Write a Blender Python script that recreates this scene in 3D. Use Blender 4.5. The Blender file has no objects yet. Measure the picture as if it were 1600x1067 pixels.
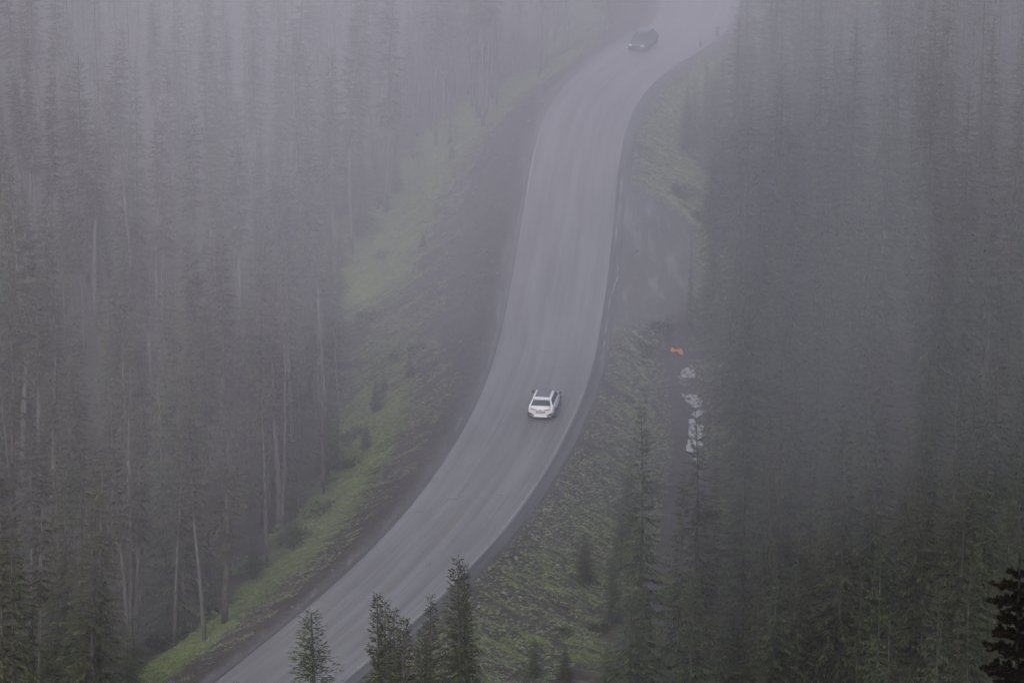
import bpy, math, random
import numpy as np
from mathutils import Vector, Matrix

C = bpy.context.scene
COL = C.collection
PI = math.pi
rng = random.Random(7)
nr = np.random.RandomState(11)

# ------------------------------------------------------------------ camera, sky, sun, exposure
CAM_H, PITCH, FPX = 128.0, math.radians(18.0), 8000.0
cam_d = bpy.data.cameras.new('camera'); cam = bpy.data.objects.new('camera', cam_d); COL.objects.link(cam)
cam.location = (0, 0, CAM_H); cam.rotation_euler = (PI/2 - PITCH, 0, 0)
cam_d.sensor_width = 36; cam_d.lens = FPX/1600*36; cam_d.clip_start = 1; cam_d.clip_end = 6000
cam_d.dof.use_dof = True; cam_d.dof.focus_distance = 400; cam_d.dof.aperture_fstop = 13
C.camera = cam
SUN_EL, SUN_AZ = math.radians(42), math.radians(192)
W = bpy.data.worlds.new("World"); C.world = W; W.use_nodes = True
wn = W.node_tree.nodes; wl = W.node_tree.links
sky = wn.new('ShaderNodeTexSky'); sky.sky_type = 'NISHITA'; sky.sun_disc = False
sky.sun_elevation = SUN_EL; sky.sun_rotation = SUN_AZ; sky.dust_density = 6; sky.air_density = 1.0; sky.altitude = 1500
hsv = wn.new('ShaderNodeHueSaturation'); hsv.inputs['Saturation'].default_value = .52
wl.new(sky.outputs[0], hsv.inputs['Color']); wl.new(hsv.outputs[0], wn['Background'].inputs[0]); wn['Background'].inputs[1].default_value = 0.12
sd = bpy.data.lights.new('sun', 'SUN'); so = bpy.data.objects.new('sun', sd); COL.objects.link(so)
sd.energy = 1.2; sd.angle = math.radians(40); sd.color = (1.0, .95, .9)
_v = Vector((math.sin(SUN_AZ)*math.cos(SUN_EL), math.cos(SUN_AZ)*math.cos(SUN_EL), math.sin(SUN_EL)))
so.rotation_euler = _v.to_track_quat('Z', 'Y').to_euler()
C.view_settings.view_transform = 'Standard'; C.view_settings.look = 'None'
C.view_settings.gamma = 1; C.view_settings.use_curve_mapping = False
C.view_settings.exposure = 0.92
C.render.engine = 'CYCLES'
cy = C.cycles
cy.use_denoising = True
cy.max_bounces = 6; cy.diffuse_bounces = 2; cy.glossy_bounces = 2; cy.transmission_bounces = 2
cy.volume_bounces = 0; cy.transparent_max_bounces = 8
cy.volume_step_rate = 1.0; cy.volume_max_steps = 128
cy.use_adaptive_sampling = False
C.render.use_motion_blur = False

# ------------------------------------------------------------------ small helpers
def clamp01(a): return np.clip(a, 0, 1)
def sstep(a, e0, e1):
    t = clamp01((a-e0)/(e1-e0)); return t*t*(3-2*t)

def ray(px, py):
    x = (px-800)/FPX; y = -(py-533.5)/FPX
    return np.array([x, math.cos(PITCH)+y*math.sin(PITCH), -math.sin(PITCH)+y*math.cos(PITCH)])
def on_plane(px, py, z=0.0):
    r = ray(px, py); t = (z-CAM_H)/r[2]
    return r[0]*t, r[1]*t
def proj(x, y, z):
    dy = y; dz = z-CAM_H
    d = dy*math.cos(PITCH)-dz*math.sin(PITCH)
    v = dy*math.sin(PITCH)+dz*math.cos(PITCH)
    return 800+FPX*x/d, 533.5-FPX*v/d

def obj(name, me, mats=None, parent=None, loc=None):
    o = bpy.data.objects.new(name, me); COL.objects.link(o)
    if mats is not None and me is not None:
        for m in (mats if isinstance(mats, (list, tuple)) else [mats]): me.materials.append(m)
    if parent is not None: o.parent = parent
    if loc is not None: o.location = loc
    return o
def mesh(name, v, f, smooth=False):
    me = bpy.data.meshes.new(name)
    v = np.asarray(v, dtype=np.float32); 
    if isinstance(f, np.ndarray):
        n = f.shape[1]
        me.vertices.add(len(v)); me.vertices.foreach_set('co', v.ravel())
        me.loops.add(f.size); me.loops.foreach_set('vertex_index', f.astype(np.int32).ravel())
        me.polygons.add(len(f)); me.polygons.foreach_set('loop_start', np.arange(0, f.size, n, dtype=np.int32))
        me.update(calc_edges=True)
    else:
        me.from_pydata([tuple(map(float, p)) for p in v], [], f); me.update()
    if smooth: me.polygons.foreach_set('use_smooth', [True]*len(me.polygons))
    return me
def tag(o, label=None, cat=None, group=None, kind=None):
    if label: o['label'] = label
    if cat: o['category'] = cat
    if group: o['group'] = group
    if kind: o['kind'] = kind
    return o
def empty(name, loc, rz=0):
    o = bpy.data.objects.new(name, None); COL.objects.link(o); o.location = loc; o.rotation_euler = (0, 0, rz)
    o.empty_display_size = .3
    return o

# value noise, vectorised
_tab = nr.rand(256, 256)
def vnoise(x, y):
    xi = np.floor(x).astype(int); yi = np.floor(y).astype(int)
    fx = x-xi; fy = y-yi; fx = fx*fx*(3-2*fx); fy = fy*fy*(3-2*fy)
    a = _tab[xi & 255, yi & 255]; b = _tab[(xi+1) & 255, yi & 255]
    c = _tab[xi & 255, (yi+1) & 255]; d = _tab[(xi+1) & 255, (yi+1) & 255]
    return (a*(1-fx)+b*fx)*(1-fy)+(c*(1-fx)+d*fx)*fy
def fbm(x, y, o=4):
    s = 0; a = .5
    for i in range(o): s = s+a*vnoise(x+i*17.3, y+i*9.1); x = x*2.03; y = y*2.03; a *= .5
    return s/(1-.5**o)

# ------------------------------------------------------------------ materials
def new_mat(name):
    m = bpy.data.materials.new(name); m.use_nodes = True
    nt = m.node_tree; return m, nt, nt.nodes['Principled BSDF']
def N(nt, t, **kw):
    n = nt.nodes.new(t)
    for k, v in kw.items():
        if hasattr(n, k): setattr(n, k, v)
        else: n.inputs[k].default_value = v
    return n
def mixc(nt, fac, a, b):
    m = nt.nodes.new('ShaderNodeMix'); m.data_type = 'RGBA'
    for sock, val in ((m.inputs[0], fac), (m.inputs[6], a), (m.inputs[7], b)):
        if isinstance(val, bpy.types.NodeSocket): nt.links.new(val, sock)
        elif isinstance(val, (int, float)): sock.default_value = val
        else: sock.default_value = (*val, 1)
    return m.outputs[2]
def ramp(nt, src, e0, e1):
    m = nt.nodes.new('ShaderNodeMapRange'); m.interpolation_type = 'SMOOTHSTEP'
    nt.links.new(src, m.inputs[0]); m.inputs[1].default_value = e0; m.inputs[2].default_value = e1
    return m.outputs[0]
def math2(nt, op, a, b):
    m = nt.nodes.new('ShaderNodeMath'); m.operation = op
    for i, val in enumerate((a, b)):
        if isinstance(val, bpy.types.NodeSocket): nt.links.new(val, m.inputs[i])
        else: m.inputs[i].default_value = val
    return m.outputs[0]
def simple(name, col, rough=.6, metal=0, spec=.5, noise=.12, nscale=6):
    m, nt, b = new_mat(name)
    no = N(nt, 'ShaderNodeTexNoise'); no.inputs['Scale'].default_value = nscale; no.inputs['Detail'].default_value = 4
    tc = N(nt, 'ShaderNodeTexCoord'); nt.links.new(tc.outputs['Object'], no.inputs['Vector'])
    c = mixc(nt, no.outputs[0], tuple(x*(1-noise) for x in col), tuple(min(1, x*(1+noise)) for x in col))
    nt.links.new(c, b.inputs['Base Color'])
    b.inputs['Roughness'].default_value = rough; b.inputs['Metallic'].default_value = metal
    b.inputs['Specular IOR Level'].default_value = spec
    return m

def foliage_mat(name, dark, light, tip, rough=.75):
    m, nt, b = new_mat(name)
    oi = N(nt, 'ShaderNodeObjectInfo'); tc = N(nt, 'ShaderNodeTexCoord'); ge = N(nt, 'ShaderNodeNewGeometry')
    no = N(nt, 'ShaderNodeTexNoise'); no.inputs['Scale'].default_value = 1.3; no.inputs['Detail'].default_value = 3
    nt.links.new(tc.outputs['Object'], no.inputs['Vector'])
    c1 = mixc(nt, ramp(nt, no.outputs[0], .35, .68), dark, light)
    at = N(nt, 'ShaderNodeAttribute'); at.attribute_name = 'tip'
    c2 = mixc(nt, math2(nt, 'MULTIPLY', at.outputs['Fac'], .85), c1, tip)
    hs = N(nt, 'ShaderNodeHueSaturation'); nt.links.new(c2, hs.inputs['Color'])
    nt.links.new(math2(nt, 'ADD', math2(nt, 'MULTIPLY', oi.outputs['Random'], .05), .475), hs.inputs['Hue'])
    nt.links.new(math2(nt, 'ADD', math2(nt, 'MULTIPLY', ge.outputs['Random Per Island'], .5),
                       math2(nt, 'ADD', math2(nt, 'MULTIPLY', oi.outputs['Random'], .5), .5)), hs.inputs['Value'])
    nt.links.new(hs.outputs[0], b.inputs['Base Color'])
    b.inputs['Roughness'].default_value = rough; b.inputs['Specular IOR Level'].default_value = .25
    return m
M_FIR = foliage_mat('fir_needles', (.013, .019, .009), (.027, .036, .015), (.088, .096, .040))
M_PINE = foliage_mat('pine_needles', (.015, .0135, .009), (.030, .027, .016), (.095, .080, .045))
M_SAGE = foliage_mat('verge_leaves', (.11, .13, .06), (.20, .225, .12), (.36, .38, .24))
M_SHRUB = foliage_mat('shrub_leaves', (.035, .055, .025), (.06, .09, .035), (.10, .14, .06))

def bark_mat(name, a, b_):
    m, nt, b = new_mat(name)
    tc = N(nt, 'ShaderNodeTexCoord'); mp = N(nt, 'ShaderNodeMapping'); mp.inputs['Scale'].default_value = (5, 5, .8)
    nt.links.new(tc.outputs['Object'], mp.inputs[0])
    no = N(nt, 'ShaderNodeTexNoise'); no.inputs['Scale'].default_value = 1.5; no.inputs['Detail'].default_value = 5
    nt.links.new(mp.outputs[0], no.inputs['Vector'])
    nt.links.new(mixc(nt, ramp(nt, no.outputs[0], .35, .65), a, b_), b.inputs['Base Color'])
    b.inputs['Roughness'].default_value = .9
    return m
M_BARK = bark_mat('bark', (.04, .032, .026), (.10, .085, .072))
M_PALE = bark_mat('pale_bark', (.045, .040, .036), (.12, .108, .10))

# ground
M_GROUND, nt, b = new_mat('ground_soil')
tc = N(nt, 'ShaderNodeTexCoord')
at = N(nt, 'ShaderNodeAttribute'); at.attribute_name = 'mask'
sp = N(nt, 'ShaderNodeSeparateColor'); nt.links.new(at.outputs['Color'], sp.inputs[0])
def noise(nt, vec, scale, detail=5, rough=.6, dist=0):
    n = N(nt, 'ShaderNodeTexNoise'); n.inputs['Scale'].default_value = scale; n.inputs['Detail'].default_value = detail
    n.inputs['Roughness'].default_value = rough; n.inputs['Distortion'].default_value = dist
    nt.links.new(vec, n.inputs['Vector']); return n.outputs[0]
O = tc.outputs['Object']
n1 = noise(nt, O, .6, 6); n2 = noise(nt, O, 3.5, 6, .7); n3 = noise(nt, O, .12, 3)
fa = N(nt, 'ShaderNodeAttribute'); fa.attribute_name = 'flow'
fm = N(nt, 'ShaderNodeMapping'); fm.inputs['Scale'].default_value = (1.6, .16, 1); nt.links.new(fa.outputs['Vector'], fm.inputs[0])
nf = noise(nt, fm.outputs[0], 1.0, 6, .65, .4)
soil = mixc(nt, ramp(nt, n2, .3, .7), (.020, .016, .014), (.052, .042, .037))
soil = mixc(nt, math2(nt, 'MULTIPLY', ramp(nt, nf, .5, .72), .5), soil, (.085, .078, .070))
soil = mixc(nt, ramp(nt, n1, .45, .7), soil, (.062, .052, .046))
grav = mixc(nt, ramp(nt, n2, .3, .7), (.062, .058, .056), (.105, .099, .096))
gm = N(nt, 'ShaderNodeMapping'); gm.inputs['Scale'].default_value = (.9, .10, 1); gm.inputs['Rotation'].default_value = (0, 0, .45); nt.links.new(O, gm.inputs[0])
ng = noise(nt, gm.outputs[0], 1.0, 5, .6, .8)
grav = mixc(nt, ramp(nt, ng, .5, .7), grav, (.165, .16, .157))
grs = mixc(nt, ramp(nt, n2, .3, .7), (.06, .095, .016), (.17, .225, .038))
grs = mixc(nt, ramp(nt, n3, .4, .7), grs, (.10, .11, .05))
gf = ramp(nt, math2(nt, 'ADD', sp.outputs[1], math2(nt, 'MULTIPLY', math2(nt, 'SUBTRACT', math2(nt, 'ADD', math2(nt, 'MULTIPLY', n1, .4), math2(nt, 'MULTIPLY', nf, .6)), .5), 2.4)), .3, .7)
c = mixc(nt, sp.outputs[0], soil, grav); c = mixc(nt, gf, c, grs)
litter = mixc(nt, ramp(nt, n2, .35, .65), (.022, .018, .012), (.045, .045, .022))
c = mixc(nt, sp.outputs[2], c, litter)
nt.links.new(c, b.inputs['Base Color']); b.inputs['Roughness'].default_value = .9
bp = N(nt, 'ShaderNodeBump'); bp.inputs['Strength'].default_value = .8; bp.inputs['Distance'].default_value = .25
nt.links.new(n2, bp.inputs['Height']); nt.links.new(bp.outputs[0], b.inputs['Normal'])

# asphalt (UV: u across in metres, v along in metres)
def asphalt(name, c0, c1, r0, r1):
    m, nt, b = new_mat(name)
    uv = N(nt, 'ShaderNodeTexCoord').outputs['UV']
    mp = N(nt, 'ShaderNodeMapping'); mp.inputs['Scale'].default_value = (1.5, .022, 1); nt.links.new(uv, mp.inputs[0])
    mp2 = N(nt, 'ShaderNodeMapping'); mp2.inputs['Scale'].default_value = (.35, .05, 1); nt.links.new(uv, mp2.inputs[0])
    s1 = noise(nt, mp.outputs[0], 1.0, 4, .6); s2 = noise(nt, mp2.outputs[0], 1.0, 5, .6, .6); s3 = noise(nt, uv, 7, 4, .7)
    mp3 = N(nt, 'ShaderNodeMapping'); mp3.inputs['Scale'].default_value = (5, .06, 1); nt.links.new(uv, mp3.inputs[0])
    s4 = noise(nt, mp3.outputs[0], 1.0, 3, .6)
    t = ramp(nt, math2(nt, 'ADD', math2(nt, 'MULTIPLY', s1, .5), math2(nt, 'ADD', math2(nt, 'MULTIPLY', s2, .35), math2(nt, 'MULTIPLY', s4, .15))), .36, .64)
    col = mixc(nt, t, c0, c1)
    col = mixc(nt, math2(nt, 'MULTIPLY', s3, .35), col, tuple(x*.6 for x in c0))
    # tar snakes and cracks
    vo = N(nt, 'ShaderNodeTexVoronoi'); vo.feature = 'DISTANCE_TO_EDGE'; vo.inputs['Scale'].default_value = .11
    mp4 = N(nt, 'ShaderNodeMapping'); mp4.inputs['Scale'].default_value = (1.6, .8, 1)
    wn_ = N(nt, 'ShaderNodeTexNoise'); wn_.inputs['Scale'].default_value = .4; nt.links.new(uv, wn_.inputs['Vector'])
    ad = N(nt, 'ShaderNodeVectorMath'); ad.operation = 'MULTIPLY_ADD'; nt.links.new(wn_.outputs['Color'], ad.inputs[0])
    ad.inputs[1].default_value = (3, 3, 0); nt.links.new(uv, ad.inputs[2]); nt.links.new(ad.outputs[0], mp4.inputs[0])
    nt.links.new(mp4.outputs[0], vo.inputs['Vector'])
    cr = math2(nt, 'SUBTRACT', 1.0, ramp(nt, vo.outputs['Distance'], .002, .008))
    cr = math2(nt, 'MULTIPLY', cr, ramp(nt, s2, .52, .6))
    col = mixc(nt, math2(nt, 'MULTIPLY', cr, .6), col, (.02, .02, .022))
    nt.links.new(col, b.inputs['Base Color'])
    rr = N(nt, 'ShaderNodeMapRange'); nt.links.new(t, rr.inputs[0]); rr.inputs[3].default_value = r1; rr.inputs[4].default_value = r0
    nt.links.new(rr.outputs[0], b.inputs['Roughness']); b.inputs['Specular IOR Level'].default_value = .38
    bp = N(nt, 'ShaderNodeBump'); bp.inputs['Strength'].default_value = .25; bp.inputs['Distance'].default_value = .01
    nt.links.new(s3, bp.inputs['Height']); nt.links.new(bp.outputs[0], b.inputs['Normal'])
    return m
M_ROAD = asphalt('wet_asphalt', (.122, .114, .113), (.168, .157, .156), .36, .54)
M_SHOULD = asphalt('old_asphalt', (.052, .049, .050), (.092, .088, .088), .5, .75)
def paint(name, col, wear):
    m, nt, b = new_mat(name)
    tc = N(nt, 'ShaderNodeTexCoord'); n = noise(nt, tc.outputs['Object'], 2.0, 5, .7)
    n2 = noise(nt, tc.outputs['Object'], .12, 2, .5)
    f = ramp(nt, math2(nt, 'ADD', math2(nt, 'MULTIPLY', n, .5), math2(nt, 'MULTIPLY', n2, .5)), wear-.08, wear+.08)
    nt.links.new(mixc(nt, f, (.10, .098, .10), col), b.inputs['Base Color']); b.inputs['Roughness'].default_value = .5
    return m
M_WHITE_L = paint('white_road_paint', (.235, .23, .225), .46)
M_YEL_L = paint('yellow_road_paint', (.15, .125, .075), .52)

# ------------------------------------------------------------------ the road's course
Lpx = [(238,1150),(340,1066),(425,1002),(495,940),(560,886),(600,848),(645,800),(680,752),(710,710),(744,655),(777,575),(790,507),(800,450),(815,375),(827,300),(840,215),(850,175),(878,130),(925,100),(975,72),(1025,44),(1087,20)]
Rpx = [(432,1144),(534,1065),(581,1027),(637,982),(681,943),(730,892),(772,845),(812,797),(860,720),(892,662),(905,627),(920,590),(932,527),(940,482),(947,450),(952,375),(957,312),(962,250),(972,210),(984,180),(1000,142),(1017,122),(1050,95),(1092,72),(1114,64)]
Lg = np.array([on_plane(*p) for p in Lpx]); Rg = np.array([on_plane(*p) for p in Rpx])
HW = 3.85
def resample(P, n):
    s = np.r_[0, np.cumsum(np.linalg.norm(np.diff(P, axis=0), axis=1))]
    t = np.linspace(0, s[-1], n); return np.c_[np.interp(t, s, P[:, 0]), np.interp(t, s, P[:, 1])]
def tangents(P):
    T = np.gradient(P, axis=0); return T/np.linalg.norm(T, axis=1)[:, None]
def smooth(P, k, it=3):
    for _ in range(it):
        Q = np.pad(P, ((k, k), (0, 0)), mode='reflect', reflect_type='odd')
        P = np.stack([np.convolve(Q[:, i], np.ones(2*k+1)/(2*k+1), 'valid') for i in (0, 1)], 1)
    return P
def offset(P, d): T = tangents(P); return P+np.c_[T[:, 1], -T[:, 0]]*d      # + is to the right
Ls = smooth(resample(Lg, 220), 6); Rs = smooth(resample(Rg, 220), 6)
Lc = offset(Ls, HW); Rc = offset(Rs, -HW)
ys = np.arange(307, 506, 1.5)
cx = .5*np.interp(ys, Lc[:, 1], Lc[:, 0])+.5*np.interp(ys, Rc[:, 1], Rc[:, 0])
CP = smooth(np.c_[cx, ys], 2)
# carry it on past the frame at both ends: bending left below, right above
t0 = tangents(CP)[0]; a0 = math.atan2(t0[0], t0[1]); pre = []; p = CP[0].copy()
for i in range(110):
    a0 += math.radians(.9) if a0 < math.radians(95) else 0; p = p-np.array([math.sin(a0), math.cos(a0)])*2; pre.append(p.copy())
t1 = tangents(CP)[-1]; a1 = math.atan2(t1[0], t1[1]); post = []; p = CP[-1].copy()
for i in range(120):
    a1 += math.radians(.5) if a1 < math.radians(80) else 0; p = p+np.array([math.sin(a1), math.cos(a1)])*2; post.append(p.copy())
CP = smooth(np.vstack([np.array(pre[::-1]), CP, np.array(post)]), 2, 2)
CP = resample(CP, 420)
CT = tangents(CP)
def road_dist(x, y):
    x = np.atleast_1d(x).astype(float); y = np.atleast_1d(y).astype(float)
    out = np.empty(x.shape)
    for s in range(0, x.size, 20000):
        xs = x.ravel()[s:s+20000]; yv = y.ravel()[s:s+20000]
        D = (xs[:, None]-CP[None, :, 0])**2+(yv[:, None]-CP[None, :, 1])**2
        i = D.argmin(1); dx = xs-CP[i, 0]; dy = yv-CP[i, 1]
        perp = dx*CT[i, 1]-dy*CT[i, 0]; al = dx*CT[i, 0]+dy*CT[i, 1]
        dd = np.sqrt(perp**2+np.clip(np.abs(al)-1.5, 0, None)**2)
        out.ravel()[s:s+20000] = np.sign(perp)*dd
    return out

def in_poly(x, y, poly):
    x = np.atleast_1d(x); y = np.atleast_1d(y); ins = np.zeros(x.shape, bool)
    n = len(poly); j = n-1
    for i in range(n):
        xi, yi = poly[i]; xj, yj = poly[j]
        c = ((yi > y) != (yj > y)) & (x < (xj-xi)*(y-yi)/(yj-yi+1e-12)+xi)
        ins ^= c; j = i
    return ins
def poly_dist(x, y, poly):
    d = np.full(np.shape(x), 1e9)
    P = np.array(poly); Q = np.roll(P, -1, 0)
    for a, b_ in zip(P, Q):
        ab = b_-a; t = clamp01(((x-a[0])*ab[0]+(y-a[1])*ab[1])/(ab@ab))
        d = np.minimum(d, np.hypot(x-a[0]-t*ab[0], y-a[1]-t*ab[1]))
    return d
PULL = [on_plane(*p) for p in [(950,255),(985,285),(1030,312),(1080,350),(1086,440),(1060,478),(1005,498),(952,516),(930,440)]]
TRACK = [on_plane(*p, -3.1) for p in [(1062,470),(1055,530),(1062,600),(1072,680),(1066,760),(1050,850),(1030,960),(1010,1067),(980,1180)]]
TRACKP = resample(np.array(TRACK), 60)
def track_dist(x, y):
    D = np.full(np.shape(x), 1e9)
    for a in TRACKP: D = np.minimum(D, (x-a[0])**2+(y-a[1])**2)
    return np.sqrt(D)

def ground_z(x, y):
    x = np.atleast_1d(np.asarray(x, float)); y = np.atleast_1d(np.asarray(y, float))
    d = road_dist(x, y); a = np.abs(d)-HW
    bump = (fbm(x*.25, y*.25)-.5)*1.6*sstep(a, 2, 9)+(fbm(x*1.1+40, y*1.1)-.5)*.45*sstep(a, 1.2, 3)
    sl = .50+.22*sstep(y, 365, 395)-.12*sstep(y, 470, 500)
    zl = -.03*np.clip(a, 0, 1.3)-sl*np.clip(a-1.3, 0, 12)-.26*np.clip(a-13.3, 0, 45)
    zr = -.03*np.clip(a, 0, 1.6)-.46*np.clip(a-1.6, 0, 6.6)-.02*np.clip(a-8.2, 0, 6)-.16*np.clip(a-14.2, 0, 45)
    z = np.where(d < 0, zl, zr)+bump-.004
    # pull-out of gravel
    pin = in_poly(x, y, PULL); pd = poly_dist(x, y, PULL)
    m = np.where(pin, 1.0, 1-sstep(pd, 0, 4.0))*(d > 0)
    z = z*(1-m)+m*(-.03*np.clip(a, 0, 20)+(fbm(x*.8, y*.8)-.5)*.12*sstep(a, .8, 2))
    # track below the verge
    td = track_dist(x, y); m = (1-sstep(td, 2.0, 4.2))*(1-np.where(pin, 1, 1-sstep(pd, 0, 5)))
    z = z*(1-m)+m*(-3.1+(fbm(x*.5, y*.5)-.5)*.25)
    # the hill one looks from
    hz = .42*(290-y)
    hz = np.minimum(hz, 124.5)
    hz = 6*np.log1p(np.exp(np.clip(hz/6, -30, 30))) if False else np.where(hz > -20, (hz+np.sqrt(hz**2+36))/2, 0)
    hz = hz-np.where(hz < 3, 3, 3)*np.exp(-np.clip(hz-3, 0, 50)/6)
    hz = np.clip(hz, 0, None)*sstep(np.abs(d), 8, 30)
    z = np.where(y < 330, z+hz, z)
    # far side climbs out of the picture, inside the mist
    z = z+.25*np.clip(y-640, 0, 250)*sstep(np.abs(d), 10, 40)
    return z
def gz(x, y): return float(ground_z(x, y)[0])
def on_ground(px, py, z0=0.0):
    r = ray(px, py); z = z0
    for _ in range(12):
        t = (z-CAM_H)/r[2]; x, y = r[0]*t, r[1]*t
        z = .5*z+.5*gz(x, y)
    return x, y, gz(x, y)

# width of the open verge outside the pavement, left side, from the photograph
VPX = [(225,1067),(300,1000),(420,905),(500,810),(545,740),(565,690),(560,600),(545,480),(555,390),(600,330),(700,225),(760,170),(830,110),(880,75),(960,35)]
VG = []
for p in VPX:
    x, y, z = on_ground(*p, -4); VG.append((float(y), float(abs(road_dist(x, y)[0])-HW)))
VG.sort(); VY = np.array([v[0] for v in VG]); VW = np.array([v[1] for v in VG])

def axis(segs):
    out = [segs[0][0]]
    for a, b_, st in segs: n = max(1, int(round((b_-a)/st))); out += list(np.linspace(a, b_, n+1)[1:])
    return np.array(out)
gx = axis([(-1400, -300, 100), (-300, -90, 15), (-90, -60, 3), (-60, 60, .7), (60, 90, 3), (90, 300, 15), (300, 1400, 100)])
gy = axis([(-700, -20, 80), (-20, 250, 9), (250, 300, 3), (300, 480, .8), (480, 560, 1.2), (560, 660, 4), (660, 900, 20), (900, 2000, 110)])
GX, GY = np.meshgrid(gx, gy); sh = GX.shape
Z = ground_z(GX.ravel(), GY.ravel())
nx, ny = len(gx), len(gy)
idx = np.arange(nx*ny).reshape(ny, nx)
F = np.stack([idx[:-1, :-1].ravel(), idx[:-1, 1:].ravel(), idx[1:, 1:].ravel(), idx[1:, :-1].ravel()], 1)
dR = road_dist(GX.ravel(), GY.ravel()); aR = np.abs(dR)-HW
vw = np.interp(GY.ravel(), VY, VW)
pin = in_poly(GX.ravel(), GY.ravel(), PULL); pdist = poly_dist(GX.ravel(), GY.ravel(), PULL)
pm = np.where(pin, 1, 1-sstep(pdist, 0, 1.5))*(dR > 0)
tm = 1-sstep(track_dist(GX.ravel(), GY.ravel()), 1.3, 2.8)
gravel = np.maximum.reduce([1-sstep(aR, .5, 1.7)*1.0, pm, tm*.25])
fr = aR/np.maximum(vw, 1)
greenL = sstep(fr, .45, .85)*.62+.12*sstep(aR, 1.5, 3.5)
mid = sstep(GY.ravel(), 392, 405)*(1-sstep(GY.ravel(), 425, 442))
greenL = greenL*(1-.5*mid)+.35*sstep(fr, .4, .7)*sstep(GY.ravel(), 430, 445)
print('verge', np.c_[VY, VW].round(1).tolist())
greenR = sstep(aR, 1.0, 2.6)*(.38+.16*sstep(GY.ravel(), 425, 440))
green = np.where(dR < 0, greenL, greenR)*(1-pm)*(1-tm)
forest = np.where(dR < 0, sstep(fr, 1.15, 1.5), sstep(aR, 13, 18))
green = green*(1-forest)
ground_me = mesh('ground', np.c_[GX.ravel(), GY.ravel(), Z], F, True)
ca = ground_me.color_attributes.new('mask', 'FLOAT_COLOR', 'POINT')
ca.data.foreach_set('color', np.c_[gravel, green, forest, np.ones(len(gravel))].astype(np.float32).ravel())
# metres along the road and metres out from it, so soil and weeds streak down the fall line
def along(x, y):
    out = np.empty(len(x)); S = np.r_[0, np.cumsum(np.linalg.norm(np.diff(CP, axis=0), axis=1))]
    for i0 in range(0, len(x), 20000):
        xs = x[i0:i0+20000]; yv = y[i0:i0+20000]
        i = ((xs[:, None]-CP[None, :, 0])**2+(yv[:, None]-CP[None, :, 1])**2).argmin(1)
        out[i0:i0+20000] = S[i]+(xs-CP[i, 0])*CT[i, 0]+(yv-CP[i, 1])*CT[i, 1]
    return out
fl = ground_me.attributes.new('flow', 'FLOAT_VECTOR', 'POINT')
fl.data.foreach_set('vector', np.c_[along(GX.ravel(), GY.ravel()), dR, np.zeros(len(dR))].astype(np.float32).ravel())
ground = tag(obj('ground', ground_me, M_GROUND), kind='structure')

# ------------------------------------------------------------------ road sheets
def strip(name, d0, d1, z0, z1, m, s0=0, s1=None, wob=0, cuts=1, thick=0):
    P = CP[s0:s1]; T = CT[s0:s1]; Nn = np.c_[T[:, 1], -T[:, 0]]
    s = np.r_[0, np.cumsum(np.linalg.norm(np.diff(P, axis=0), axis=1))]
    V = []; U = []; n = len(P)
    for k in range(cuts+1):
        t = k/cuts; d = d0+(d1-d0)*t
        w = wob*(fbm(s*.35+k*31, s*0+k*7.7)-.5)*2 if wob and k in (0, cuts) else 0
        Q = P+Nn*(d+w)[:, None] if np.ndim(w) else P+Nn*d
        V.append(np.c_[Q, np.full(n, z0+(z1-z0)*t)]); U.append(np.c_[np.full(n, d), s])
    V = np.vstack(V); U = np.vstack(U)
    f = []
    for k in range(cuts):
        i = np.arange(n-1)+k*n; f.append(np.stack([i, i+n, i+n+1, i+1], 1))
    f = np.vstack(f)
    me = mesh(name, V, f, True)
    uv = me.uv_layers.new(name='UVMap'); li = np.empty(len(me.loops), np.int32); me.loops.foreach_get('vertex_index', li)
    uv.data.foreach_set('uv', U[li].astype(np.float32).ravel())
    return me
C_ = lambda name, me, m: tag(obj(name, me, m), kind='structure')
C_('road', strip('road', -HW-.15, HW+.15, .03, .03, M_ROAD, cuts=4), M_ROAD)
C_('road_shoulder', strip('road_shoulder', HW+.152, HW+1.0, .028, .005, M_SHOULD, wob=.14, cuts=2), M_SHOULD)
C_('road_shoulder', strip('road_shoulder', -HW-.62, -HW-.152, -.01, .028, M_SHOULD, wob=.16, cuts=2), M_SHOULD)
def station(px, py):
    x, y = on_plane(px, py); return int(((CP[:, 0]-x)**2+(CP[:, 1]-y)**2).argmin())
C_('edge_line', strip('edge_line', HW-.10, HW, .035, .035, None, s1=station(900, 600)), M_WHITE_L)
C_('edge_line', strip('edge_line', HW-.09, HW+.01, .035, .035, None, s0=station(985, 185), s1=station(1135, 40)), M_WHITE_L)
C_('edge_line', strip('edge_line', -HW-.0, -HW+.10, .035, .035, None, s0=station(740, 660), s1=station(752, 640)), M_WHITE_L)
C_('edge_line', strip('edge_line', -HW-.12, -HW+.02, .035, .035, None, s0=station(820, 320), s1=station(850, 215)), M_WHITE_L)
for dd in (-.15, .07):
    C_('centre_line', strip('centre_line', dd, dd+.08, .035, .035, None, s1=station(850, 590)), M_YEL_L)
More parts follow.
